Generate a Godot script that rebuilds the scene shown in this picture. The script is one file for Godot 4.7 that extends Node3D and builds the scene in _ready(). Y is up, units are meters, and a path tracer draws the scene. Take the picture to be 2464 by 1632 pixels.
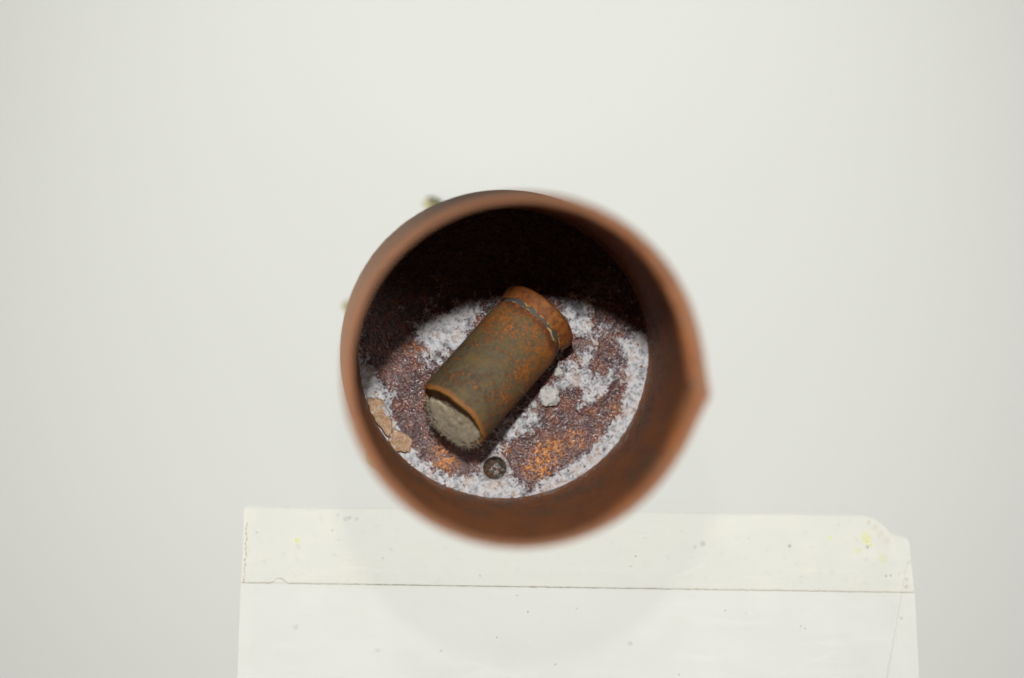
extends Node3D
# A leaning rusty metal cup with a spent cartridge case on its floor, on a glass table above a white paper
# backdrop, with a clear acrylic block beside it. Lengths in the helpers are millimetres.

const MM := 0.001
var taken := {}
var cup_frame := Transform3D()      # cup: origin at the middle of its floor, y along its axis


func _ready() -> void:
	seed(7)
	# ---------------------------------------------------------------- camera
	var cam := Camera3D.new()
	cam.name = "camera"
	add_child(cam)
	cam.position = Vector3(0, 0.8, 0)
	cam.rotation_degrees = Vector3(-90, 0, 0)
	cam.near = 0.02
	cam.far = 20.0
	var lens := CameraAttributesPhysical.new()
	lens.frustum_focal_length = 152.6
	lens.frustum_focus_distance = 0.7935
	lens.exposure_aperture = 5.8
	lens.frustum_near = 0.02
	lens.frustum_far = 20.0
	cam.attributes = lens
	cam.fov = 8.99
	cam.current = true

	# ---------------------------------------------------------------- surroundings and exposure
	var we := WorldEnvironment.new()
	we.name = "environment"
	var env := Environment.new()
	env.background_mode = Environment.BG_COLOR
	env.background_color = Color(0.012, 0.012, 0.013).linear_to_srgb()
	env.tonemap_mode = Environment.TONE_MAPPER_LINEAR
	env.tonemap_exposure = 1.0
	env.sdfgi_enabled = true
	env.ssao_enabled = true
	env.ssil_enabled = true
	we.environment = env
	add_child(we)

	# ---------------------------------------------------------------- lamps
	# the small lamp beside the lens that shines down into the cup
	var key := SpotLight3D.new()
	key.name = "key_lamp"
	add_child(key)
	key.look_at_from_position(Vector3(-0.0035, 0.58, -0.125), Vector3(0, 0.0, 0.0), Vector3(1, 0, 0))
	key.light_color = Color(1.0, 0.985, 0.96)
	key.light_energy = 0.42
	key.light_size = 0.012
	key.spot_range = 4.0
	key.spot_attenuation = 2.0
	key.spot_angle = 34.0
	key.spot_angle_attenuation = 1.0
	key.shadow_enabled = true
	# the two soft boxes of the copy stand
	softbox_light("softbox_lamp", Vector3(-0.62, 0.24, 0.22), 1.34, Vector2(0.34, 0.26))
	softbox_light("softbox_lamp", Vector3(0.62, 0.24, 0.22), 1.42, Vector2(0.34, 0.26))
	# an extra lamp, added below the glass to brighten the middle of the paper
	var under := SpotLight3D.new()
	under.name = "added_backdrop_lamp"
	add_child(under)
	under.look_at_from_position(Vector3(0.0, -0.15, -0.62), Vector3(0, -1.3, -0.09), Vector3(1, 0, 0))
	under.light_color = Color(1.0, 1.0, 0.975)
	under.light_energy = 0.64
	under.light_size = 0.05
	under.spot_range = 4.0
	under.spot_attenuation = 2.0
	under.spot_angle = 17.0
	under.spot_angle_attenuation = 1.0
	under.shadow_enabled = true
	# a weak lamp high on the right that lifts the left part of the shadow in the cup
	softbox_light("fill_lamp", Vector3(0.30, 0.62, -0.10), 0.06, Vector2(0.08, 0.08))

	build_backdrop()
	build_glass()
	build_block()
	build_putty()
	build_cup()
	build_case()
	build_debris()


func softbox_light(called: String, at: Vector3, energy: float, size: Vector2) -> void:
	var l := AreaLight3D.new()
	l.name = numbered(called)
	add_child(l)
	l.look_at_from_position(at, Vector3(0, 0, 0), Vector3.UP)
	l.area_size = size
	l.light_color = Color(1.0, 0.99, 0.965)
	l.light_energy = energy
	l.area_range = 5.0
	l.shadow_enabled = true


# ==================================================================== helpers
func numbered(called: String) -> String:
	var n: int = taken.get(called, 0)
	taken[called] = n + 1
	return called if n == 0 else "%s_%03d" % [called, n]


func thing(called: String, label: String, category: String, group := "") -> Node3D:
	var o := Node3D.new()
	o.name = numbered(called)
	add_child(o)
	tag(o, label, category, group)
	return o


func tag(o: Node, label: String, category: String, group := "") -> void:
	o.set_meta("label", label)
	o.set_meta("category", category)
	if group:
		o.set_meta("group", group)


func put(called: String, m: Mesh, mat: Material, parent: Node = self) -> MeshInstance3D:
	var o := MeshInstance3D.new()
	o.name = numbered(called) if parent == self else called
	o.mesh = m
	if mat:
		o.material_override = mat
	parent.add_child(o, true)
	return o


func lin(r: float, g: float, b: float) -> Color:
	return Color(r, g, b).linear_to_srgb()


func plain(c: Color, rough := 0.7, spec := 0.5) -> StandardMaterial3D:
	var m := StandardMaterial3D.new()
	m.albedo_color = c
	m.roughness = rough
	m.metallic_specular = spec
	return m


func noise(s: int, freq: float, octaves := 3) -> FastNoiseLite:
	var n := FastNoiseLite.new()
	n.seed = s
	n.noise_type = FastNoiseLite.TYPE_SIMPLEX_SMOOTH
	n.frequency = freq
	n.fractal_type = FastNoiseLite.FRACTAL_FBM
	n.fractal_octaves = octaves
	return n


func tex(im: Image) -> ImageTexture:
	return ImageTexture.create_from_image(im)


func sm(a: float, b: float, x: float) -> float:
	return smoothstep(a, b, x)


# a sheet of (nu+1) x (nv+1) points pos(u, v), u and v in 0..1; outward normals along du x dv times side
func sheet(nu: int, nv: int, pos: Callable, round_u := true, side := 1.0) -> ArrayMesh:
	var p := PackedVector3Array()
	var uv := PackedVector2Array()
	for j in nv + 1:
		for i in nu + 1:
			var u := float(i) / nu
			var v := float(j) / nv
			var q: Vector3 = pos.call(0.0 if (round_u and i == nu) else u, v)
			p.append(q)
			uv.append(Vector2(u, v))
	return stitched(p, uv, nu, nv, round_u, side)


func stitched(p: PackedVector3Array, uv: PackedVector2Array, nu: int, nv: int, round_u: bool, side: float, keep := PackedByteArray()) -> ArrayMesh:
	var w := nu + 1
	var nrm := PackedVector3Array()
	nrm.resize(p.size())
	for j in nv + 1:
		for i in w:
			var il := i - 1
			var ir := i + 1
			if round_u:
				if il < 0: il = nu - 1
				if ir > nu: ir = 1
			il = maxi(il, 0)
			ir = mini(ir, nu)
			var du := p[j * w + ir] - p[j * w + il]
			var dv := p[mini(j + 1, nv) * w + i] - p[maxi(j - 1, 0) * w + i]
			var n := du.cross(dv) * side
			nrm[j * w + i] = n.normalized() if n.length() > 1e-20 else Vector3.UP
	var idx := PackedInt32Array()
	for j in nv:
		for i in nu:
			var a := j * w + i
			var b := a + 1
			var c := a + w
			var d := c + 1
			if keep.size() and not (keep[a] and keep[b] and keep[c] and keep[d]):
				continue
			if side > 0:
				idx.append_array(PackedInt32Array([a, c, b, b, c, d]))
			else:
				idx.append_array(PackedInt32Array([a, b, c, b, d, c]))
	var arr := []
	arr.resize(Mesh.ARRAY_MAX)
	arr[Mesh.ARRAY_VERTEX] = p
	arr[Mesh.ARRAY_NORMAL] = nrm
	arr[Mesh.ARRAY_TEX_UV] = uv
	arr[Mesh.ARRAY_INDEX] = idx
	var m := ArrayMesh.new()
	m.add_surface_from_arrays(Mesh.PRIMITIVE_TRIANGLES, arr)
	return m


# a thin round fibre through points (metres)
func fibre(st: SurfaceTool, pts: PackedVector3Array, r0: float, r1: float) -> void:
	var rings := []
	for k in pts.size():
		var t := (pts[mini(k + 1, pts.size() - 1)] - pts[maxi(k - 1, 0)]).normalized()
		var a := t.cross(Vector3(0.31, 0.9, 0.17)).normalized()
		var b := t.cross(a)
		var r := lerpf(r0, r1, float(k) / (pts.size() - 1))
		var ring := []
		for s in 4:
			ring.append(pts[k] + (a * cos(s * PI / 2) + b * sin(s * PI / 2)) * r)
		rings.append(ring)
	for k in pts.size() - 1:
		for s in 4:
			var a: Vector3 = rings[k][s]
			var b: Vector3 = rings[k][(s + 1) % 4]
			var c: Vector3 = rings[k + 1][s]
			var d: Vector3 = rings[k + 1][(s + 1) % 4]
			for q in [a, b, c, b, d, c]:
				st.add_vertex(q)


func lines() -> SurfaceTool:
	var st := SurfaceTool.new()
	st.begin(Mesh.PRIMITIVE_TRIANGLES)
	st.set_smooth_group(-1)
	return st


func finish(st: SurfaceTool) -> ArrayMesh:
	st.generate_normals()
	return st.commit()


# an uneven lump: a sphere of radii r, pushed in and out by noise
func lump(r: Vector3, s: int, rough := 0.3, freq := 1.2, nu := 28, nv := 16) -> ArrayMesh:
	var n := noise(s, freq, 4)
	return sheet(nu, nv, func(u: float, v: float) -> Vector3:
		var a := u * TAU
		var b := (v - 0.5) * PI
		var d := Vector3(cos(a) * cos(b), sin(b), sin(a) * cos(b))
		return d * r * (1.0 + rough * n.get_noise_3dv(d * 1.3)) * MM, true, -1.0)


# ==================================================================== setting
func build_backdrop() -> void:
	var m := plain(lin(0.675, 0.692, 0.672), 0.9, 0.3)
	var box := BoxMesh.new()
	box.size = Vector3(4.0, 0.01, 4.0)
	var o := put("paper_backdrop", box, m)
	o.position = Vector3(0, -1.305, 0)
	o.set_meta("kind", "structure")
	o.set_meta("label", "plain white paper backdrop far below the cup")


func build_glass() -> void:
	var m := plain(Color(1, 1, 1, 0.012), 0.02, 0.18)
	m.specular_mode = BaseMaterial3D.SPECULAR_DISABLED   # coated against reflections
	m.transparency = BaseMaterial3D.TRANSPARENCY_ALPHA
	var box := BoxMesh.new()
	box.size = Vector3(0.6, 0.006, 0.5)
	var o := put("glass_table", box, m)
	o.position = Vector3(0, -0.0475, 0)
	o.set_meta("kind", "structure")
	o.set_meta("label", "clear sheet of glass that carries the cup and the acrylic block")


func build_putty() -> void:
	var m := plain(lin(0.21, 0.20, 0.115), 0.75)
	var where := [[-15.4, -26.1, 1.7, 1], [-31.2, -6.4, 1.7, 2], [-23.6, 22.6, 3.6, 3]]
	var says := ["small green putty lump wedged behind the far edge of the cup", "small green putty lump poking out beside the upper left of the cup", "flat green putty lump under the lower left of the cup, next to the acrylic block"]
	for k in 3:
		var q: Array = where[k]
		var o := put("putty_lump", lump(Vector3(q[2], 3.5, q[2] * 0.9), q[3] * 11, 0.7, 1.0), m)
		o.position = Vector3(q[0], -42.0, q[1]) * MM
		tag(o, says[k], "putty", "putty lumps that steady the cup")


# ==================================================================== acrylic block
func block_texture() -> ImageTexture:
	# haze of scratches and smudges: colour, and in alpha how much of the clear sheet it covers. 130 x 45 mm.
	var w := 1560
	var h := 540
	var im := Image.create(w, h, false, Image.FORMAT_RGBA8)
	var n1 := noise(31, 0.006, 3)
	var n2 := noise(32, 0.03, 3)
	var grain := noise(33, 0.25, 2)
	var streak := noise(34, 0.02, 3)
	for y in h:
		for x in w:
			var mx := x / 12.0
			var my := y / 12.0
			var strip := my < 15.2 + mx * 0.0146
			var s := streak.get_noise_2d(x * 0.18, y * 1.6)
			var a := 0.056 + 0.012 * n1.get_noise_2d(x, y) + 0.03 * s * s + 0.008 * grain.get_noise_2d(x, y)
			var c := Color(0.93, 0.93, 0.92)
			if strip:
				var stain := sm(0.05, 0.5, n1.get_noise_2d(x * 1.3 + 400, y * 1.3) + 0.4 * n2.get_noise_2d(x, y))
				c = c.lerp(Color(0.90, 0.87, 0.74), 0.55 + 0.45 * stain)
				a += 0.012 * stain
				var dirt := sm(0.52, 0.7, n2.get_noise_2d(x * 1.5 + 90, y * 1.5) + 0.35 * grain.get_noise_2d(x, y))
				if dirt > 0.0:
					c = c.lerp(Color(0.34, 0.31, 0.22), 0.9 * dirt)
					a += 0.06 * dirt
			im.set_pixel(x, y, Color(c.r, c.g, c.b, clampf(a, 0.0, 1.0)))
	# yellow-green dye spots and brown smudges, each: x, z (mm), size, colour, strength
	var dye := Color(0.50, 0.53, 0.05)
	var tan_ := Color(0.36, 0.28, 0.15)
	var grey := Color(0.12, 0.12, 0.12)
	var spots := [
		[-40.0, 37.4, 0.7, dye, 0.7], [65.7, 36.9, 1.6, dye, 0.34], [66.6, 38.2, 0.5, dye, 0.7], [66.0, 37.6, 0.5, dye, 0.5], [59.1, 36.9, 0.5, dye, 0.7], [64.2, 39.3, 0.9, dye, 0.25], [68.8, 40.8, 1.4, dye, 0.16],
		[67.4, 35.0, 0.9, tan_, 0.14], [68.4, 36.2, 1.1, tan_, 0.10], [66.3, 34.0, 0.7, tan_, 0.14], [69.6, 37.4, 1.2, tan_, 0.07], [35.4, 38.0, 0.8, tan_, 0.35], [34.0, 38.6, 0.6, tan_, 0.18], [73.2, 46.0, 0.7, tan_, 0.35], [73.2, 44.6, 0.5, tan_, 0.3], [72.3, 51.8, 0.5, tan_, 0.25],
		[-30.9, 33.4, 0.8, grey, 0.16], [-30.2, 33.1, 0.6, tan_, 0.2], [-32.4, 32.7, 0.5, grey, 0.14], [-28.9, 33.4, 0.6, grey, 0.12], [-47.4, 35.9, 0.4, grey, 0.18], [-33.4, 35.5, 0.35, grey, 0.2], [-24.0, 40.7, 0.4, grey, 0.2],
		[51.5, 38.4, 0.55, grey, 0.4], [66.0, 38.6, 0.5, grey, 0.4], [69.4, 44.0, 0.35, grey, 0.45], [70.3, 43.9, 0.35, grey, 0.45], [44.0, 37.0, 0.2, grey, 0.5], [22.9, 40.3, 0.28, grey, 0.6], [22.0, 42.2, 0.2, grey, 0.45], [-6.0, 43.9, 0.2, grey, 0.5],
		[0.9, 47.6, 0.22, grey, 0.6], [2.9, 50.6, 0.28, grey, 0.7], [12.0, 50.0, 0.2, grey, 0.5], [-2.9, 55.4, 0.24, tan_, 0.7], [8.0, 60.4, 0.3, tan_, 0.7], [21.9, 56.5, 0.7, grey, 0.14], [39.6, 50.4, 0.25, grey, 0.6], [43.4, 50.9, 0.2, grey, 0.4], [-13.2, 57.9, 0.4, tan_, 0.35], [31.0, 62.3, 0.3, grey, 0.4], [-40.2, 53.5, 0.8, grey, 0.1], [-25.0, 57.8, 0.7, grey, 0.1], [53.6, 53.3, 0.3, grey, 0.4], [54.4, 53.7, 0.3, grey, 0.35]]
	for q in spots:
		dab(im, q[0], q[1], q[2] * 0.8, q[3], q[4] * 0.7)
	# fine scratches that catch the light, from x, z to x, z
	for q in [[-31.0, 42.3, -20.0, 43.6], [-35.0, 39.0, -12.0, 41.0], [-6.0, 53.0, 8.0, 57.6], [-10.0, 59.0, 4.0, 64.0], [-14.0, 37.0, -4.0, 38.0], [-44.0, 55.0, -22.0, 56.6], [-46.0, 60.0, -30.0, 62.5], [20.0, 37.0, 28.0, 36.2], [40.0, 58.0, 62.0, 60.0], [30.0, 44.5, 36.0, 41.5], [-48.0, 58.0, -34.0, 65.0], [-46.0, 49.6, -28.0, 52.0], [48.0, 63.0, 60.0, 58.0]]:
		for k in 400:
			var t := k / 399.0
			var jx: float = lerpf(q[0], q[2], t)
			var jz: float = lerpf(q[1], q[3], t) + 0.12 * n2.get_noise_1d(k * 0.6 + q[0] * 50.0)
			dab(im, jx, jz, 0.10, Color(0.97, 0.97, 0.96), 0.010)
	return tex(im)


func dab(im: Image, x: float, z: float, r: float, c: Color, strength: float) -> void:
	var px := (x + 52.0) * 12.0
	var py := (z - 30.0) * 12.0
	var pr := r * 12.0
	for yy in range(maxi(0, int(py - pr * 1.6)), mini(im.get_height(), int(py + pr * 1.6) + 2)):
		for xx in range(maxi(0, int(px - pr * 1.6)), mini(im.get_width(), int(px + pr * 1.6) + 2)):
			var wob := 1.0 + 0.35 * sin(xx * 0.9 + yy * 0.5) * sin(yy * 0.7 - xx * 0.3)
			var k := (1.0 - sm(0.45, 1.0, Vector2(xx - px, yy - py).length() / (pr * wob))) * strength
			if k > 0.0:
				var o := im.get_pixel(xx, yy)
				var n := o.lerp(c, clampf(k / (o.a + k), 0.0, 1.0))
				im.set_pixel(xx, yy, Color(n.r, n.g, n.b, minf(1.0, o.a + k)))


# an upright slab with a chamfered top edge; outline in mm, clockwise seen from above
func slab(outline: PackedVector2Array, top: float, bottom: float, chamfer: float, hazy: Material, clear: Material) -> ArrayMesh:
	var n := outline.size()
	var inner := PackedVector2Array()
	for k in n:
		var a := (outline[k] - outline[(k + n - 1) % n]).normalized()
		var b := (outline[(k + 1) % n] - outline[k]).normalized()
		var na := Vector2(-a.y, a.x)
		var nb := Vector2(-b.y, b.x)
		var mid := (na + nb).normalized()
		inner.append(outline[k] + mid * chamfer / maxf(0.5, mid.dot(na)))
	var st := lines()
	var sides := lines()
	var uvof := func(v: Vector3) -> Vector2: return Vector2((v.x + 52.0) / 130.0, (v.z - 30.0) / 45.0)
	var tri := func(a: Vector3, b: Vector3, c: Vector3) -> void:
		for q in [a, b, c]:
			st.set_uv(uvof.call(q))
			st.add_vertex(q * MM)
	var flat := Geometry2D.triangulate_polygon(inner)
	for k in range(0, flat.size(), 3):
		var q := []
		for e in 3:
			var v := inner[flat[k + e]]
			q.append(Vector3(v.x, top, v.y))
		if (q[1] - q[0]).cross(q[2] - q[0]).y > 0:
			q.reverse()
		tri.call(q[0], q[1], q[2])
	for k in n:
		var e := (k + 1) % n
		var a := Vector3(inner[k].x, top, inner[k].y)
		var b := Vector3(inner[e].x, top, inner[e].y)
		var c := Vector3(outline[k].x, top - chamfer, outline[k].y)
		var d := Vector3(outline[e].x, top - chamfer, outline[e].y)
		tri.call(a, b, c)
		tri.call(b, d, c)
		var c2 := Vector3(outline[k].x, bottom, outline[k].y)
		var d2 := Vector3(outline[e].x, bottom, outline[e].y)
		for q in [c, d, c2, d, d2, c2]:
			sides.add_vertex(q * MM)
	st.generate_normals()
	sides.generate_normals()
	var made := st.commit()
	made = sides.commit(made)
	made.surface_set_material(0, hazy)
	made.surface_set_material(1, clear)
	return made


func build_block() -> void:
	var m := StandardMaterial3D.new()
	m.albedo_texture = block_texture()
	m.transparency = BaseMaterial3D.TRANSPARENCY_ALPHA
	m.roughness = 0.38
	m.texture_repeat = false
	var clear := plain(Color(0.9, 0.9, 0.85, 0.03), 0.05, 0.1)
	clear.transparency = BaseMaterial3D.TRANSPARENCY_ALPHA
	var t := thing("acrylic_block", "clear acrylic block with a yellowish scuffed edge strip and a chipped corner", "acrylic block")
	# the back plate, whose sawn edge is the yellowish strip; its far right corner is broken off
	var back := PackedVector2Array([Vector2(-49.5, 31.15), Vector2(-48.9, 30.95)])
	for k in 12:
		var x := lerpf(-44.0, 60.0, k / 11.0)
		back.append(Vector2(x, 31.0 + (x + 49.8) * 0.0138 + 0.08 * sin(k * 2.3)))
	back.append_array(PackedVector2Array([Vector2(65.6, 32.6), Vector2(67.0, 33.1), Vector2(68.2, 34.0), Vector2(69.3, 34.9), Vector2(69.9, 35.8), Vector2(70.7, 36.25), Vector2(71.9, 36.4), Vector2(73.2, 36.8), Vector2(73.75, 37.5), Vector2(74.0, 39.5), Vector2(74.75, 47.0),
		Vector2(-50.35, 45.15), Vector2(-50.1, 40.5), Vector2(-49.8, 31.6)]))
	put("edge_strip", slab(back, -1.0, -44.4, 0.35, m, clear), null, t)
	var face := PackedVector2Array([Vector2(-50.4, 45.33), Vector2(74.8, 47.18), Vector2(75.9, 68.0), Vector2(76.1, 75.0), Vector2(-51.7, 75.0), Vector2(-51.2, 68.0)])
	put("top_plate", slab(face, -1.04, -44.4, 0.12, m, clear), null, t)
	# the glued joint between the two, full of grime
	var grime := plain(lin(0.15, 0.14, 0.105), 0.8)
	var j := noise(51, 0.09, 3)
	var joint := sheet(240, 1, func(u: float, v: float) -> Vector3:
		var x := lerpf(-50.1, 74.6, u)
		var z := 45.24 + (x + 50.35) * 0.0148 + 0.10 * j.get_noise_1d(x * 9.0)
		z -= 1.3 * exp(-pow((x + 43.2) / 1.1, 4.0)) * 0.7
		var half := 0.085 + 0.06 * j.get_noise_1d(x * 14.0 + 200.0)
		return Vector3(x, -0.985, z + (v - 0.5) * 2.0 * half) * MM, false, -1.0)
	put("joint", joint, grime, t)
	var rim := sheet(120, 1, func(u: float, v: float) -> Vector3:
		var z := lerpf(34.0, 45.2, u)
		var x := -49.1 - (z - 31.0) * 0.045 + 0.25 * j.get_noise_1d(z * 7.0 + 70.0)
		var half := 0.05 + 0.16 * maxf(0.0, j.get_noise_1d(z * 17.0 + 300.0) + 0.2)
		return Vector3(x + (v - 0.5) * 2.0 * half, -0.985, z) * MM, false, 1.0)
	var soft := plain(lin(0.19, 0.16, 0.11), 0.8)
	put("worn_edge", rim, soft, t)
	var glue := plain(Color(0.42, 0.40, 0.33, 0.16), 0.5)
	glue.transparency = BaseMaterial3D.TRANSPARENCY_ALPHA
	var seam := sheet(80, 1, func(u: float, v: float) -> Vector3:
		var z := lerpf(41.5, 66.0, u)
		var x := 73.4 - (z - 41.5) * 0.175 + 0.1 * j.get_noise_1d(z * 7.0 + 500.0)
		return Vector3(x + (v - 0.5) * (0.18 + 0.3 * u), -0.99 if z < 47.0 else -1.02, z) * MM, false, 1.0)
	put("glue_seam", seam, glue, t)
	# the splintered face of the broken corner
	var chip := sheet(14, 8, func(u: float, v: float) -> Vector3:
		var a := Vector2(65.2, 32.75).lerp(Vector2(71.2, 36.5), u) + Vector2(0.2, -0.35) * sin(u * PI) * 1.2
		var b := Vector2(68.4, 37.2).lerp(Vector2(71.6, 41.0), u)
		var p := a.lerp(b, v)
		var d := -0.97 - (1.0 - v) * 0.5 + 0.25 * j.get_noise_2d(p.x * 60.0, p.y * 60.0)
		return Vector3(p.x, maxf(d, -1.6) + 0.05, p.y) * MM, false, -1.0)
	var shard := plain(Color(0.66, 0.64, 0.52, 0.05), 0.3)
	shard.transparency = BaseMaterial3D.TRANSPARENCY_ALPHA
	put("chipped_corner", chip, shard, t)


# ==================================================================== cup
func blobs(list: PackedFloat32Array, x: float, z: float) -> float:
	var s := 0.0
	for k in range(0, list.size(), 4):
		var dx := x - list[k]
		var dz := z - list[k + 1]
		var r := list[k + 2]
		var q := (dx * dx + dz * dz) / (r * r)
		if q < 6.0:
			s += list[k + 3] * exp(-q * 0.8)
	return s


func field(list: PackedFloat32Array, n: int, reach: float) -> PackedFloat32Array:
	var f := PackedFloat32Array()
	f.resize(n * n)
	for j in n:
		for i in n:
			f[j * n + i] = blobs(list, (float(i) / (n - 1) * 2.0 - 1.0) * reach, (float(j) / (n - 1) * 2.0 - 1.0) * reach)
	return f


func sample(f: PackedFloat32Array, n: int, u: float, v: float) -> float:
	var x := clampf(u, 0.0, 1.0) * (n - 1)
	var y := clampf(v, 0.0, 1.0) * (n - 1)
	var i := mini(int(x), n - 2)
	var j := mini(int(y), n - 2)
	var a := x - i
	var b := y - j
	return lerpf(lerpf(f[j * n + i], f[j * n + i + 1], a), lerpf(f[(j + 1) * n + i], f[(j + 1) * n + i + 1], a), b)


const REACH := 28.0                 # the floor map covers +-28 mm
var crust_map: PackedFloat32Array   # 0 bare rust .. 1 thick pale crust, 512 x 512
const MAP := 512

func crust_at(x: float, z: float) -> float:
	return sample(crust_map, MAP, x / REACH * 0.5 + 0.5, z / REACH * 0.5 + 0.5)


func floor_height(x: float, z: float, fine: FastNoiseLite) -> float:
	var h := 0.34 * crust_at(x, z) + 0.09 * fine.get_noise_2d(x, z)
	var d := Vector2(x + 1.6, z - 21.4).length()
	if d < 3.4:
		var lip := exp(-pow((d - 2.3) / 0.25, 2.0)) * 0.5
		var bowl := -sqrt(maxf(0.0, 2.15 * 2.15 - d * d)) * 1.35
		h = lerpf(h, 0.12, 1.0 - sm(2.2, 3.2, d)) + lip + bowl
	return h


func build_cup() -> void:
	var base := Vector3(-1.6, 0.0, 2.6) * MM
	var mouth := Vector3(1.8, 80.0, 5.3) * MM
	var up := (mouth - base).normalized()
	var side := Vector3(1, 0, 0)
	var fwd := side.cross(up).normalized()
	side = up.cross(fwd).normalized()
	cup_frame = Transform3D(Basis(side, up, fwd), base)
	var t := thing("rusty_cup", "deep rust brown metal cup with a crusted floor and a small pointed spout", "cup")
	t.transform = cup_frame

	# ---- what lies on the floor: pale crust, bare rust, orange rust; x, z, size, weight in mm from its middle
	var crust := PackedFloat32Array([
		26.0,3.9,1.7,1.00, 25.8,7.7,1.9,1.00, 25.0,11.6,1.7,0.90, 23.1,15.4,1.9,1.00, 21.1,18.9,2.2,1.10, 17.7,21.6,2.3,1.20, 13.8,23.5,2.2,1.10, 9.6,25.1,1.7,0.80, 3.8,26.2,2.0,1.00, -0.8,25.8,2.2,1.00, -4.7,25.3,1.7,0.90, -8.6,24.3,1.4,0.80,
		-13.2,22.0,1.2,0.70, -17.4,18.9,1.1,0.60, -23.6,6.6,1.9,0.80, -23.2,10.4,1.9,1.00, -21.7,13.1,1.5,1.00, -19.4,15.4,1.4,0.80, -24.7,3.9,1.5,0.60, -20.1,6.9,1.9,0.40, -17.4,6.2,1.5,0.40, -14.7,-3.9,2.3,0.90, -10.9,-4.6,2.7,1.00, -7.8,-6.9,2.3,0.90,
		-4.7,-8.9,1.9,0.80, -12.4,0.0,2.3,0.60, -15.1,1.5,1.9,0.40, -8.6,-1.5,2.3,0.60, 13.4,-7.7,2.3,1.00, 14.6,-4.6,2.2,0.80, 17.7,-4.6,1.9,0.60, 16.1,0.0,2.2,0.90, 14.6,3.9,2.3,0.90, 20.0,3.1,2.3,0.80, 18.0,6.2,2.2,0.90, 16.1,8.5,1.9,0.70,
		22.3,-1.5,1.9,0.80, 24.6,0.0,1.9,0.90, 24.6,3.9,1.5,0.70, 22.3,8.5,1.7,0.50, 13.8,10.4,1.2,0.60, 10.7,6.2,1.9,0.80, 10.7,2.3,1.4,0.70, 9.2,0.0,1.5,0.80, 3.8,12.3,1.9,0.80, 0.7,15.0,2.2,1.00, 6.1,13.5,2.0,0.80, 8.8,13.9,1.4,0.70,
		-2.4,17.7,1.5,0.50, -6.2,22.4,1.5,0.40, 0.7,22.4,1.7,0.60, -4.7,20.0,1.2,0.30, -0.8,19.3,1.4,0.50, 20.7,13.1,1.7,0.70, 23.8,8.5,1.2,0.60, 14.0,-12.0,4.0,0.5, 4.0,-16.0,5.0,0.5, -12.0,-12.0,4.0,0.4, 20.0,-13.0,4.0,0.4])
	var bare := PackedFloat32Array([
		-24.0,-0.8,3.5,-1.00, -19.4,-1.5,2.7,-0.60, -21.7,3.1,2.2,-0.40, -17.0,8.5,2.3,-0.80, -17.4,12.3,2.3,-1.00, -14.7,15.4,2.3,-0.90, -11.3,19.3,2.9,-1.00, -7.8,20.0,2.3,-0.80, 6.9,18.5,3.1,-1.10, 9.9,17.0,2.7,-1.00, 13.4,15.4,2.5,-1.00, 14.6,13.1,2.2,-0.80,
		6.1,21.6,1.9,-0.90, 18.4,11.6,1.9,-0.90, 20.4,10.0,1.7,-0.90, 17.7,3.1,1.7,-0.70, 19.2,0.8,2.2,-0.80, 15.3,-1.5,1.5,-0.60, 17.7,-6.9,1.9,-0.50, 20.7,6.9,1.5,-0.60, 10.7,11.6,1.9,-0.70, 12.3,8.5,1.4,-0.50, 3.0,18.5,1.9,-0.70, 3.8,20.8,1.7,-0.60,
		4.9,24.7,1.5,-0.90, 7.6,12.7,0.8,-0.40, -18.6,1.5,2.3,-0.40])
	var orange := PackedFloat32Array([
		-11.3,18.9,2.2,1.00, -10.1,20.8,1.7,0.90, 6.9,20.0,1.9,1.20, 8.0,18.1,1.9,1.00, 10.3,17.3,2.0,0.80, 13.4,15.0,1.7,0.70, 6.9,22.4,1.4,1.10, 0.7,18.1,1.1,0.80, 20.4,10.4,1.2,0.90, 16.5,10.8,0.6,1.00, -15.5,-1.5,1.7,0.60, -17.8,-0.8,1.2,0.50,
		14.6,17.0,1.2,0.70, 4.5,21.6,1.2,0.70, 18.4,-1.5,1.2,0.30, 13.0,9.3,1.1,0.40])
	var coarse := 112
	var f1 := field(crust, coarse, REACH)
	var f2 := field(bare, coarse, REACH)
	var f3 := field(orange, coarse, REACH)
	var n1 := noise(1, 0.30, 4)
	var n2 := noise(2, 0.70, 3)
	var n3 := noise(3, 1.9, 2)
	crust_map = PackedFloat32Array()
	crust_map.resize(MAP * MAP)
	for j in MAP:
		for i in MAP:
			var u := float(i) / (MAP - 1)
			var v := float(j) / (MAP - 1)
			var x := (u * 2.0 - 1.0) * REACH
			var z := (v * 2.0 - 1.0) * REACH
			var ring := 1.1 * sm(22.6, 25.6, sqrt(x * x + z * z)) * sm(-9.0, 1.0, z)
			var c := minf(1.15, sample(f1, coarse, u, v) + ring) + sample(f2, coarse, u, v) + 0.55 * n1.get_noise_2d(x, z) + 0.55 * n2.get_noise_2d(x + 60.0, z) + 0.45 * n3.get_noise_2d(x, z)
			crust_map[j * MAP + i] = clampf((c + 0.22) / 1.25, 0.0, 1.0)
	var size := 896
	var col := Image.create(size, size, false, Image.FORMAT_RGB8)
	var rgh := Image.create(size, size, false, Image.FORMAT_L8)
	var hgt := Image.create(size, size, false, Image.FORMAT_L8)
	var n4 := noise(4, 1.7, 5)
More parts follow.
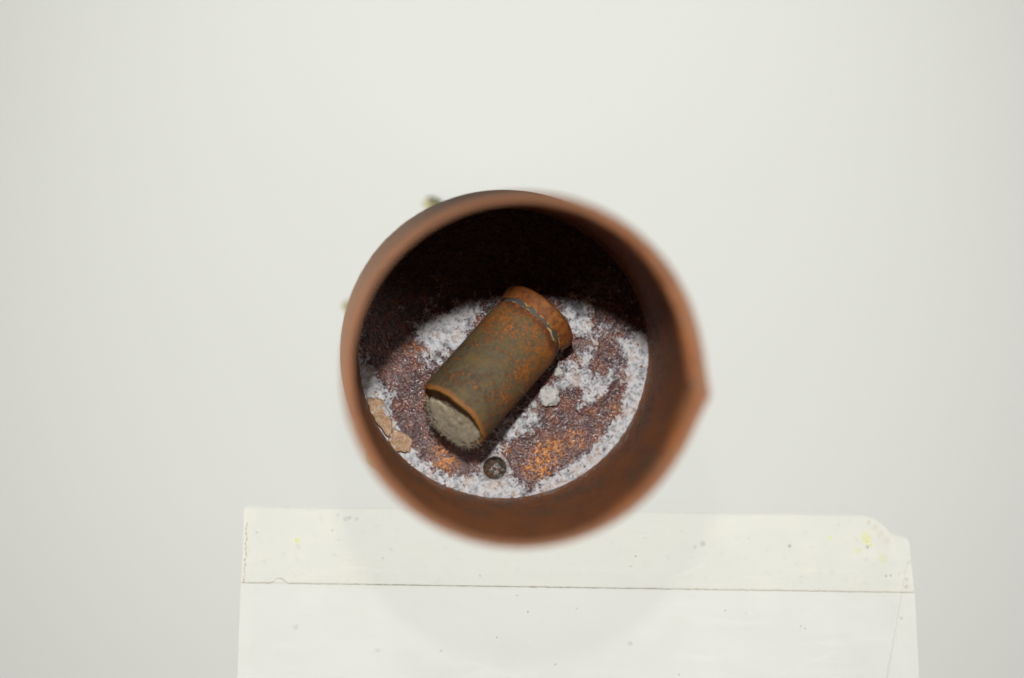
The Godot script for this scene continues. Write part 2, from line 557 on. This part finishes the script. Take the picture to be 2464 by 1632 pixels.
	for j in size:
		for i in size:
			var u := float(i) / (size - 1)
			var v := float(j) / (size - 1)
			var x := (u * 2.0 - 1.0) * REACH
			var z := (v * 2.0 - 1.0) * REACH
			if x * x + z * z > 780.0:
				continue
			var k := sample(crust_map, MAP, u, v)
			var a := n2.get_noise_2d(x, z)
			var b := n3.get_noise_2d(x + 33.0, z)
			var g := n4.get_noise_2d(x, z)
			var wide := n1.get_noise_2d(x - 90.0, z + 40.0)
			var rust := Color(0.064, 0.027, 0.027).lerp(Color(0.019, 0.010, 0.012), sm(-0.05, 0.4, a + 0.6 * b))
			rust = rust.lerp(Color(0.118, 0.038, 0.022), sm(-0.05, 0.35, wide + 0.6 * b) * 0.8)
			rust = rust.lerp(Color(0.17, 0.15, 0.155), sm(0.30, 0.6, g + 0.5 * b) * 0.6)
			var o := sample(f3, coarse, u, v)
			o = clampf(o * (0.48 + 1.5 * a + 0.9 * b + 0.4 * g), 0.0, 1.0)
			rust = rust.lerp(Color(0.155, 0.056, 0.018), sm(0.10, 0.5, o) * 0.85)
			rust = rust.lerp(Color(0.33, 0.115, 0.012), sm(0.55, 1.0, o + 0.3 * g))
			rust = rust.lerp(Color(0.045, 0.020, 0.012), sm(0.2, 0.5, -g + 0.4 * b) * sm(0.1, 0.4, o) * 0.8)
			var pale := Color(0.17, 0.175, 0.196).lerp(Color(0.37, 0.376, 0.40), sm(-0.4, 0.55, 0.5 * a + 0.6 * g + 0.6 * wide + 0.7 * (k - 0.6)))
			pale = pale.lerp(Color(0.13, 0.13, 0.135), 0.7 * sm(0.16, 0.6, -0.8 * a - 0.7 * g + 0.3 * wide))
			pale = pale.lerp(Color(0.28, 0.21, 0.165), sm(0.12, 0.45, wide - 0.4 * a) * 0.5)
			var kk := sm(0.32, 0.76, k + 0.38 * g + 0.12 * b - 0.05)
			var c := rust.lerp(pale, kk)
			if g - 0.5 * a > 0.62:
				c = c.lerp(Color(0.02, 0.018, 0.017), 0.75)
			var painted_shade := sm(-7.0, -12.0, z + 7.0 * wide + 3.0 * a)  # shade painted into the far floor, to deepen the shadow in the cup
			c = c.lerp(Color(0.030, 0.029, 0.031), 0.85 * painted_shade * (0.6 + 0.4 * sm(-0.2, 0.3, g + a)))
			var d := Vector2(x + 1.6, z - 21.4).length()
			if d > 2.1 and d < 2.75:
				c = c.lerp(Color(0.34, 0.33, 0.33), 0.6)
			if d < 2.1:
				c = Color(0.035, 0.031, 0.028).lerp(Color(0.12, 0.05, 0.025), sm(0.1, 0.5, a + b)).lerp(Color(0.2, 0.19, 0.18), sm(0.1, 0.6, g - a))
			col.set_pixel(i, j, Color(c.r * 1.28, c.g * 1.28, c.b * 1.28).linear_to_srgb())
			var rr := clampf(lerpf(0.34 + 0.25 * b, 0.85, kk), 0.18, 1.0)
			if d < 2.1:
				rr = 0.28
			rgh.set_pixel(i, j, Color(rr, rr, rr))
			var hh := clampf(0.45 + 0.28 * kk + (0.26 * g + 0.22 * b) * (1.15 - 0.7 * kk), 0.0, 1.0)
			hgt.set_pixel(i, j, Color(hh, hh, hh))
	var fm := StandardMaterial3D.new()
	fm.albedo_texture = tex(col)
	fm.roughness = 1.0
	fm.roughness_texture = tex(rgh)
	fm.heightmap_enabled = true
	fm.heightmap_texture = tex(hgt)
	fm.heightmap_scale = 0.026
	var cells := 300
	var p := PackedVector3Array()
	var uv := PackedVector2Array()
	var keep := PackedByteArray()
	var fine := noise(5, 0.8, 4)
	for j in cells + 1:
		for i in cells + 1:
			var u := float(i) / cells
			var v := float(j) / cells
			var x := (u * 2.0 - 1.0) * REACH
			var z := (v * 2.0 - 1.0) * REACH
			var inside := x * x + z * z < 27.6 * 27.6
			keep.append(1 if inside else 0)
			p.append(Vector3(x, floor_height(x, z, fine) if inside else 0.0, z) * MM)
			uv.append(Vector2(u, v))
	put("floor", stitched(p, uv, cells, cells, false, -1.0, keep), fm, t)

	# ---- walls: rust in patches, mapped round (u) and up (v)
	var inner := wall_material(true)
	var outer := wall_material(false)
	var jag := noise(21, 1.3, 3)
	var ripple := noise(22, 0.11, 2)
	var put_at := func(a: float, r: float, h: float) -> Vector3:
		# the small spout: the wall is pressed out to a point near the mouth
		var spout := exp(-absf(angle_difference(a, 0.135)) / 0.13) * sm(30.0, 80.0, h) * 1.75
		var oval := 0.22 * cos(2.0 * a + 0.5) * sm(0.0, 80.0, h)
		var rr := r + spout + oval
		return Vector3(cos(a) * rr, h, sin(a) * rr) * MM
	put("inner_wall", sheet(220, 96, func(u: float, v: float) -> Vector3:
		var a := u * TAU
		var h := lerpf(-0.6, 79.2, pow(v, 1.7))
		var r := lerpf(27.15, 28.55, clampf(h / 79.2, 0.0, 1.0))
		r -= 0.55 * (1.0 - sm(-0.6, 1.2, h))
		r -= 0.34 * exp(-pow((h - 3.3) / 1.0, 2.0)) + 0.22 * exp(-pow((h - 6.4) / 0.8, 2.0))
		r += 0.16 * jag.get_noise_3d(cos(a) * 18.0, h * 0.7, sin(a) * 18.0) * (1.0 - 0.7 * sm(8.0, 40.0, h))
		r += 0.35 * ripple.get_noise_3d(cos(a) * 27.0, h, sin(a) * 27.0) * sm(2.0, 30.0, h)
		return put_at.call(a, r, h), true, 1.0), inner, t)
	var rim_mat := plain(lin(0.105, 0.047, 0.024), 0.7, 0.3)
	put("rim", sheet(220, 8, func(u: float, v: float) -> Vector3:
		var a := u * TAU
		var b := v * PI
		var nick := 0.25 * jag.get_noise_2d(cos(a) * 9.0, sin(a) * 9.0)
		return put_at.call(a, 29.27 - cos(b) * 0.74, 79.2 + sin(b) * 0.8 + nick * sin(b)), true, 1.0), rim_mat, t)
	put("outer_wall", sheet(220, 80, func(u: float, v: float) -> Vector3:
		var a := u * TAU
		var h := lerpf(79.2, -43.0, v)
		var r := lerpf(30.2, 30.0, clampf(h / 79.2, 0.0, 1.0))
		r -= 2.6 * sm(6.0, 43.0, -h)
		r += 0.10 * jag.get_noise_3d(cos(a) * 12.0, h, sin(a) * 12.0)
		return put_at.call(a, r, h), true, 1.0), outer, t)
	put("underside", sheet(96, 6, func(u: float, v: float) -> Vector3:
		var a := u * TAU
		return Vector3(cos(a), 0, sin(a)) * 27.6 * (1.0 - v) * MM + Vector3(0, -43.0, 0) * MM, true, 1.0), outer, t)


func wall_material(inside: bool) -> StandardMaterial3D:
	var w := 1024
	var h := 512
	var col := Image.create(w, h, false, Image.FORMAT_RGB8)
	var hgt := Image.create(w, h, false, Image.FORMAT_L8)
	var n1 := noise(41 if inside else 61, 0.10, 3)
	var n2 := noise(42 if inside else 62, 0.5, 3)
	var n3 := noise(43 if inside else 63, 2.2, 2)
	for j in h:
		var v := float(j) / (h - 1)
		var up := lerpf(-0.6, 79.2, pow(v, 1.7)) if inside else lerpf(79.2, -43.0, v)
		for i in w:
			var a := float(i) / w * TAU
			var x := cos(a) * 28.0
			var z := sin(a) * 28.0
			var p := n1.get_noise_3d(x, up * 0.45, z)
			var q := n2.get_noise_3d(x, up * 0.5, z)
			var g := n3.get_noise_3d(x, up * 0.6, z)
			var c: Color
			if inside:
				c = Color(0.205, 0.075, 0.025).lerp(Color(0.125, 0.045, 0.017), sm(-0.15, 0.45, q + 0.4 * g))
				c = c.lerp(Color(0.225, 0.076, 0.018), sm(0.05, 0.5, p + 0.3 * q))
				c = c.lerp(Color(0.135, 0.068, 0.033), sm(0.1, 0.55, -p + 0.35 * q))
				# crust that climbs the wall in ragged patches just above the floor
				var climb := sm(0.05, 0.4, q + 0.6 * g - up * 0.07 + 0.32 + 0.5 * p)
				c = c.lerp(Color(0.21, 0.19, 0.185), climb * 0.75)
				if g > 0.55:
					c = c.lerp(Color(0.03, 0.016, 0.012), 0.6)
			else:
				c = Color(0.140, 0.074, 0.043).lerp(Color(0.102, 0.056, 0.032), sm(-0.2, 0.4, q))
				c = c.lerp(Color(0.145, 0.080, 0.049), sm(0.0, 0.4, p))
				c = c.lerp(Color(0.22, 0.15, 0.08), sm(0.25, 0.6, g + 0.5 * q) * 0.6)
			col.set_pixel(i, j, c.linear_to_srgb())
			var hh := clampf(0.5 + 0.35 * q + 0.3 * g, 0.0, 1.0)
			hgt.set_pixel(i, j, Color(hh, hh, hh))
	var m := StandardMaterial3D.new()
	m.albedo_texture = tex(col)
	m.roughness = 0.62
	m.metallic_specular = 0.4
	m.heightmap_enabled = true
	m.heightmap_texture = tex(hgt)
	m.heightmap_scale = 0.035
	return m


# ==================================================================== cartridge case
func build_case() -> void:
	var far_end := Vector3(5.27, 7.3, -4.5)
	var open_end := Vector3(-10.86, 16.8, 13.88)
	var along := (far_end - open_end).normalized()
	var across := Vector3.UP.cross(along).normalized()
	var top := along.cross(across).normalized()
	var t := thing("cartridge_case", "spent rusty cartridge case in the cup, its open end stuffed with fibrous wad", "cartridge case")
	# its own axes: y from the open end to the rimmed end, z towards its upper side
	t.transform = Transform3D(Basis(across, along, top).orthonormalized(), open_end * MM)
	if t.transform.basis.determinant() < 0:
		t.transform.basis = Basis(-across, along, top)
	var torn := noise(71, 0.20, 4)
	var dent := noise(72, 0.18, 2)
	var tube_mat := case_material(0)
	var round_at := func(a: float, r: float, y: float) -> Vector3:
		return Vector3(sin(a) * r, y, cos(a) * r) * MM      # a = 0 is the upper side
	var tube_end := func(a: float) -> float:
		return 22.4 + 0.9 * torn.get_noise_2d(cos(a) * 9.0, sin(a) * 9.0)
	var flange_start := func(a: float) -> float:
		return 23.2 + 0.9 * torn.get_noise_2d(cos(a) * 9.0 + 40.0, sin(a) * 9.0)
	var tube_start := func(a: float) -> float:          # the lip is broken away at the lower left
		var gone := exp(-pow(angle_difference(a, PI * 1.25) / 0.85, 4.0))
		return 0.35 * torn.get_noise_2d(cos(a) * 6.0 + 90.0, sin(a) * 6.0) + gone * (1.5 + 2.0 * torn.get_noise_2d(cos(a) * 22.0, sin(a) * 22.0 + 70.0))
	put("tube", sheet(128, 64, func(u: float, v: float) -> Vector3:
		var a := u * TAU
		var y: float = lerpf(0.0, tube_end.call(a), v)
		y += (1.0 - v) * tube_start.call(a)
		var r := 7.42 + 0.10 * dent.get_noise_3d(cos(a) * 7.0, y, sin(a) * 7.0) - 0.35 * sm(20.0, 22.6, y) - 0.16 * (1.0 - sm(0.0, 0.35, y))
		return round_at.call(a, r, y), true, 1.0), tube_mat, t)
	var ochre := case_material(2)
	put("tube_lip", sheet(96, 10, func(u: float, v: float) -> Vector3:
		var a := u * TAU
		var y: float = tube_start.call(a)
		if v < 0.3:
			return round_at.call(a, lerpf(7.26, 6.75, v / 0.3), y - 0.12 * sin(v / 0.3 * PI))
		return round_at.call(a, 6.75 - 0.1 * v, y + (v - 0.3) * 6.0), true, -1.0), ochre, t)
	# dark inner sleeve that shows in the gap behind the rim
	var slate := plain(lin(0.060, 0.058, 0.054), 0.6)
	put("inner_sleeve", sheet(96, 4, func(u: float, v: float) -> Vector3:
		return round_at.call(u * TAU, 6.92, 20.8 + v * 4.2), true, 1.0), slate, t)
	var rim_mat := case_material(1)
	put("rim", sheet(128, 26, func(u: float, v: float) -> Vector3:
		var a := u * TAU
		var s: float = flange_start.call(a)
		if v < 0.7:
			var w := v / 0.7
			var y := lerpf(s, 26.5, w)
			var r := 7.18 + 0.62 * sin(minf(1.0, w * 1.25) * PI * 0.5) - 0.75 * pow(maxf(0.0, (w - 0.72) / 0.28), 2.2)
			return round_at.call(a, r + 0.08 * dent.get_noise_3d(cos(a) * 9.0, y * 2.0, sin(a) * 9.0 + 30.0), y)
		var k := (v - 0.7) / 0.3
		return round_at.call(a, lerpf(7.05, 0.02, k), 26.5 + 0.12 * sin(k * PI)), true, 1.0), rim_mat, t)
	# pale torn paper along both sides of the gap
	var paper := plain(lin(0.42, 0.30, 0.11), 0.85)
	for edge in 2:
		var line := sheet(256, 1, func(u: float, v: float) -> Vector3:
			var a := (u - 0.5) * 2.4 + 0.1
			var y: float = tube_end.call(a) if edge == 0 else flange_start.call(a)
			var wide := maxf(0.0, 0.01 + 0.20 * torn.get_noise_2d(a * 22.0 + 20.0 * edge, 50.0))
			if edge == 0 and a > 0.35 and a < 0.75:
				wide += 0.08
			var r := 7.13 if edge == 0 else 7.24
			return round_at.call(a, r + 0.04, y + (0.06 if edge == 0 else -0.06) + (v - 0.5) * 2.0 * wide), false, 1.0)
		put("torn_paper_edge", line, paper, t)
	# ---- the wad: a bulging plug of matted fibres, with a split across it
	var wn := noise(81, 0.35, 4)
	var wad_h := func(x: float, z: float) -> float:
		var r := Vector2(x, z).length()
		var low := sm(-0.5, 1.0, (-z * 0.9 + x * 0.5) / 6.8)
		var y := 1.9 - 3.0 * low - 0.5 * (1.0 - r * r / 46.0)
		y += 0.32 * wn.get_noise_2d(x * 0.8, z * 0.8)
		# the split runs from the left edge towards the middle
		var along_split := x * 0.86 + z * 0.5
		var off := z * 0.86 - x * 0.5 - 0.2 + 0.5 * wn.get_noise_2d(x * 2.0 + 50.0, 9.0)
		y += 1.3 * exp(-off * off / 0.10) * sm(-0.8, 1.6, absf(along_split) * signf(-x * split_side))
		return y
	var wad_mat := wad_material()
	put("wad", sheet(96, 40, func(u: float, v: float) -> Vector3:
		var a := u * TAU
		var r := 6.6 * v
		var x := sin(a) * r
		var z := cos(a) * r
		var y: float = wad_h.call(x, z)
		if v > 0.93:
			y += (v - 0.93) / 0.07 * 0.9
		return Vector3(x, y, z) * MM, true, 1.0), wad_mat, t)
	var hair := lines()
	var rng := RandomNumberGenerator.new()
	rng.seed = 5
	for k in 1100:
		var a := rng.randf() * TAU
		var r := 6.6 * sqrt(rng.randf())
		if k > 820:                                     # the ragged lower edge
			a = PI + rng.randfn(0.0, 0.75)
			r = 6.3 + rng.randf() * 0.4
		var x := sin(a) * r
		var z := cos(a) * r
		var q := Vector3(x, wad_h.call(x, z), z)
		var dir := Vector3(rng.randfn(), -0.15 - 0.25 * rng.randf(), rng.randfn() - (0.9 if k > 820 else 0.0)).normalized()
		var pts := PackedVector3Array()
		var long := 0.2 + 0.3 * rng.randf() + (0.3 if k > 820 else 0.0)
		for s in 5:
			pts.append(q * MM)
			q += dir * long * 0.5
			dir = (dir + Vector3(rng.randfn(), rng.randfn(), rng.randfn()) * 0.5).normalized()
		fibre(hair, pts, 0.03 * MM, 0.014 * MM)
	var fuzz := put("wad_fibres", finish(hair), plain(lin(0.33, 0.29, 0.21), 0.95), t)
	fuzz.set_meta("kind", "stuff")
	# rusty shreds at the tube's lower lip
	var shred := lines()
	for k in 40:
		var a := PI - split_side * (0.75 + 0.25 * rng.randfn())
		var q := Vector3(sin(a) * 7.0, -0.1, cos(a) * 7.0)
		var dir := Vector3(rng.randfn() * 0.5, -0.6, -0.6 + rng.randfn() * 0.4).normalized()
		var pts := PackedVector3Array()
		for s in 4:
			pts.append(q * MM)
			q += dir * (0.12 + 0.25 * rng.randf())
			dir = (dir + Vector3(rng.randfn(), rng.randfn(), rng.randfn()) * 0.4).normalized()
		fibre(shred, pts, 0.07 * MM, 0.02 * MM)
	var sh := put("lip_shreds", finish(shred), plain(lin(0.22, 0.085, 0.025), 0.9), t)
	sh.set_meta("kind", "stuff")


var split_side := 1.0


func wad_material() -> StandardMaterial3D:
	var s := 384
	var col := Image.create(s, s, false, Image.FORMAT_RGB8)
	var n1 := noise(91, 0.012, 4)
	var n2 := noise(92, 0.035, 4)
	for j in s:
		for i in s:
			var c := Color(0.25, 0.215, 0.150).lerp(Color(0.345, 0.305, 0.22), sm(-0.3, 0.4, n2.get_noise_2d(i, j)))
			c = c.lerp(Color(0.13, 0.11, 0.072), sm(0.2, 0.6, n1.get_noise_2d(i * 1.4, j) + 0.3 * n2.get_noise_2d(j, i)))
			col.set_pixel(i, j, c.linear_to_srgb())
	var m := StandardMaterial3D.new()
	m.albedo_texture = tex(col)
	m.uv1_triplanar = true
	m.uv1_scale = Vector3.ONE * 90.0
	m.roughness = 0.95
	m.metallic_specular = 0.2
	m.rim_enabled = true
	m.rim = 0.4
	return m


# 0: olive patina with rust specks, denser at the rimmed end; 1: rust brown rim; 2: ochre lip
func case_material(kind: int) -> StandardMaterial3D:
	var w := 768 if kind == 0 else 384
	var h := 512 if kind == 0 else 192
	var col := Image.create(w, h, false, Image.FORMAT_RGB8)
	var hgt := Image.create(w, h, false, Image.FORMAT_L8)
	var n1 := noise(101 + kind, 0.22, 3)
	var n2 := noise(111 + kind, 0.85, 3)
	var n3 := noise(121 + kind, 3.0, 4)
	for j in h:
		var v := float(j) / (h - 1)
		var y := v * 22.4 if kind == 0 else v * 4.0
		for i in w:
			var a := float(i) / w * TAU
			var x := sin(a) * 7.4
			var z := cos(a) * 7.4
			var p := n1.get_noise_3d(x, y, z)
			var q := n2.get_noise_3d(x, y, z)
			var g := n3.get_noise_3d(x, y, z)
			var c: Color
			if kind == 0:
				c = Color(0.086, 0.069, 0.038).lerp(Color(0.038, 0.035, 0.025), sm(-0.15, 0.35, q + 0.8 * p))
				c = c.lerp(Color(0.105, 0.072, 0.024), sm(0.05, 0.5, -p + 0.3 * q) * 0.6)
				c = c.lerp(Color(0.026, 0.023, 0.017), sm(0.12, 0.5, g - 0.4 * q) * 0.55)
				var rusty := 0.56 * sm(8.0, 21.0, y) + 0.36 * sm(0.0, 0.9, right_of(a)) * sm(2.0, 9.0, y) + 0.55 * p + 0.7 * q + 1.55 * g - 0.44
				c = c.lerp(Color(0.185, 0.064, 0.012), sm(0.02, 0.16, rusty))
				c = c.lerp(Color(0.28, 0.096, 0.018), sm(0.32, 0.7, rusty + 0.3 * g))
				var band := sm(20.2, 21.6, y + 1.2 * p + 0.8 * q)
				c = c.lerp(Color(0.085, 0.028, 0.012).lerp(Color(0.20, 0.06, 0.014), sm(0.0, 0.4, q)), band * 0.9)
				var mouth := 1.0 - sm(0.15, 0.9, y + 0.6 * q)
				c = c.lerp(Color(0.22, 0.085, 0.02), mouth * 0.85)
				if g - 0.4 * q > 0.5:
					c = c.lerp(Color(0.022, 0.018, 0.013), 0.65)
			elif kind == 1:
				c = Color(0.155, 0.048, 0.010).lerp(Color(0.20, 0.074, 0.012), sm(-0.1, 0.4, p))
				c = c.lerp(Color(0.075, 0.026, 0.010), sm(-0.1, 0.7, q + 0.8 * g))
			else:
				c = Color(0.33, 0.18, 0.035).lerp(Color(0.22, 0.085, 0.02), sm(0.0, 0.4, q + 0.4 * p))
			col.set_pixel(i, j, Color(c.r * 1.12, c.g * 1.12, c.b * 1.12).linear_to_srgb())
			var hh := clampf(0.5 + 0.3 * q + 0.35 * g, 0.0, 1.0)
			hgt.set_pixel(i, j, Color(hh, hh, hh))
	var m := StandardMaterial3D.new()
	m.albedo_texture = tex(col)
	m.roughness = 0.66
	m.metallic_specular = 0.4
	m.heightmap_enabled = true
	m.heightmap_texture = tex(hgt)
	m.heightmap_scale = 0.018
	return m


func right_of(a: float) -> float:
	return sin(a) * split_side


# ==================================================================== small things on the cup's floor
func on_floor(x: float, z: float, h: float) -> Vector3:
	return cup_frame * (Vector3(x, h, z) * MM)


func build_debris() -> void:
	var pale := plain(lin(0.42, 0.42, 0.41), 0.9, 0.2)
	var says := ["largest white crumb of crust beside the cartridge case", "tiny white crumb between the largest crumb and the case", "white crumb of crust near the rimmed end of the case"]
	var where := [[8.4, 7.9, 1.75, 1], [5.7, 9.6, 0.6, 2], [10.3, 3.6, 0.8, 3]]
	for k in 3:
		var q: Array = where[k]
		var o := put("crust_crumb", lump(Vector3(q[2], q[2] * 0.75, q[2] * 1.05), 130 + k, 0.55, 1.0, 40, 24), pale)
		o.position = on_floor(q[0], q[1], q[2] * 0.5 + 0.2)
		tag(o, says[k], "crumb", "white crumbs on the cup floor")
	var tan_ := flake_material()
	var says2 := ["long tan flake leaning on the wall at the left of the cup floor", "broad tan flake at the lower left of the cup floor"]
	var at := [[-22.7, 11.6, 1.6, 4.0], [-19.3, 16.2, 1.9, 2.6]]
	var fn := noise(140, 0.45, 2)
	for k in 2:
		var q: Array = at[k]
		var o := put("tan_flake", sheet(72, 14, func(u: float, v: float) -> Vector3:
			var a := u * TAU
			var wob: float = 1.0 + 0.28 * fn.get_noise_2d(cos(a) * 2.0 + k * 9.0, sin(a) * 2.0)
			var s := minf(v / 0.8, 1.0)
			var y := 0.14 * (1.0 - pow(s, 4.0)) - (0.45 if v > 0.85 else 0.0) + 0.10 * fn.get_noise_2d(cos(a) * s * 3.0, sin(a) * s * 3.0 + 30.0)
			return Vector3(cos(a) * q[2] * s * wob, y, sin(a) * q[3] * s * wob) * MM, true, -1.0), tan_)
		var out := Vector3(q[0], 0, q[1]).normalized()
		var ax := (out * 0.93 + Vector3.UP * 0.36).normalized()
		var az := Vector3.UP.cross(out)
		o.transform = Transform3D(cup_frame.basis * Basis(ax, az.cross(ax), az), on_floor(q[0], q[1], 0.85))
		tag(o, says2[k], "flake", "tan flakes on the cup floor")
	# rust and crust grit strewn over the floor, thickest along the foot of the wall
	var rng := RandomNumberGenerator.new()
	rng.seed = 23
	var st := lines()
	var tones := [Color(0.30, 0.295, 0.29), Color(0.05, 0.026, 0.02), Color(0.20, 0.07, 0.02), Color(0.025, 0.022, 0.02), Color(0.22, 0.16, 0.11)]
	for k in 420:
		var a := rng.randf() * TAU
		var r := 27.0 * sqrt(rng.randf()) if k % 3 else 26.3 - absf(rng.randfn()) * 0.7
		var size := 0.07 + 0.09 * rng.randf() + (0.16 if k % 11 == 0 else 0.0)
		var c := on_floor(cos(a) * r, sin(a) * r, 0.16 + size * 0.4)
		var tone: Color = tones[rng.randi() % 5]
		var turn := Basis.from_euler(Vector3(rng.randf(), rng.randf(), rng.randf()) * TAU).scaled(Vector3(1, 0.7, 1))
		var v := []
		for d in [Vector3.RIGHT, Vector3.LEFT, Vector3.UP, Vector3.DOWN, Vector3.BACK, Vector3.FORWARD]:
			v.append(c + turn * (d * size * (0.7 + 0.6 * rng.randf())) * MM)
		for f in [[0, 2, 4], [4, 2, 1], [1, 2, 5], [5, 2, 0], [4, 3, 0], [1, 3, 4], [5, 3, 1], [0, 3, 5]]:
			for e in f:
				st.set_color(tone)
				st.add_vertex(v[e])
	var gm := plain(Color.WHITE, 0.75, 0.4)
	gm.vertex_color_use_as_albedo = true
	var grit := put("grit", finish(st), gm)
	grit.set_meta("kind", "stuff")
	tag(grit, "fine grains of rust and crust strewn over the cup floor", "grit")
	# loose threads
	var lint := plain(lin(0.34, 0.32, 0.29), 0.9)
	thread("dark_thread", [Vector3(1.2, 21.2, 8.8), Vector3(2.2, 20.6, 9.8), Vector3(3.6, 18.2, 11.3), Vector3(5.0, 13.0, 12.3), Vector3(6.0, 6.0, 13.2)], 0.035, plain(lin(0.16, 0.14, 0.115), 0.9), "thin dark thread that hangs over the side of the cartridge case")
	thread("pale_fibre", [Vector3(-3.0, 3.0, 16.4), Vector3(-0.6, 2.6, 13.6), Vector3(1.6, 2.2, 13.0), Vector3(4.0, 1.6, 13.2), Vector3(5.6, 1.0, 12.2)], 0.05, lint, "curled pale fibre under the open half of the cartridge case")
	thread("cobweb_strand", [Vector3(-3.6, 13.6, -7.4), Vector3(-4.6, 13.8, -10.0), Vector3(-4.9, 14.6, -11.4), Vector3(-5.4, 18.0, -18.0)], 0.014, plain(lin(0.2, 0.19, 0.18), 0.9), "fine cobweb strand rising from the rimmed end of the case into the dark")


func thread(called: String, pts: Array, r: float, m: Material, label: String) -> void:
	var c := Curve3D.new()
	for k in pts.size():
		var a: Vector3 = pts[maxi(k - 1, 0)]
		var b: Vector3 = pts[mini(k + 1, pts.size() - 1)]
		c.add_point(pts[k] * MM, (a - b) * MM / 6.0, (b - a) * MM / 6.0)
	c.bake_interval = 0.0006
	var st := lines()
	fibre(st, c.get_baked_points(), r * MM, r * MM * 0.7)
	var o := put(called, finish(st), m)
	tag(o, label, "thread")


func flake_material() -> StandardMaterial3D:
	var n := 256
	var col := Image.create(n, n, false, Image.FORMAT_RGB8)
	var n1 := noise(151, 0.03, 4)
	var n2 := noise(152, 0.12, 2)
	for j in n:
		for i in n:
			var c := Color(0.25, 0.155, 0.09).lerp(Color(0.34, 0.235, 0.15), sm(-0.2, 0.4, n1.get_noise_2d(i, j)))
			c = c.lerp(Color(0.15, 0.085, 0.05), sm(0.15, 0.5, n2.get_noise_2d(i, j) - 0.5 * n1.get_noise_2d(j, i)))
			c = c.lerp(Color(0.36, 0.33, 0.31), sm(0.25, 0.55, n1.get_noise_2d(i + 300, j + 90) + 0.4 * n2.get_noise_2d(j, i)))
			col.set_pixel(i, j, Color(c.r * 1.15, c.g * 1.15, c.b * 1.15).linear_to_srgb())
	var m := StandardMaterial3D.new()
	m.albedo_texture = tex(col)
	m.uv1_triplanar = true
	m.uv1_scale = Vector3.ONE * 90.0
	m.roughness = 0.8
	return m
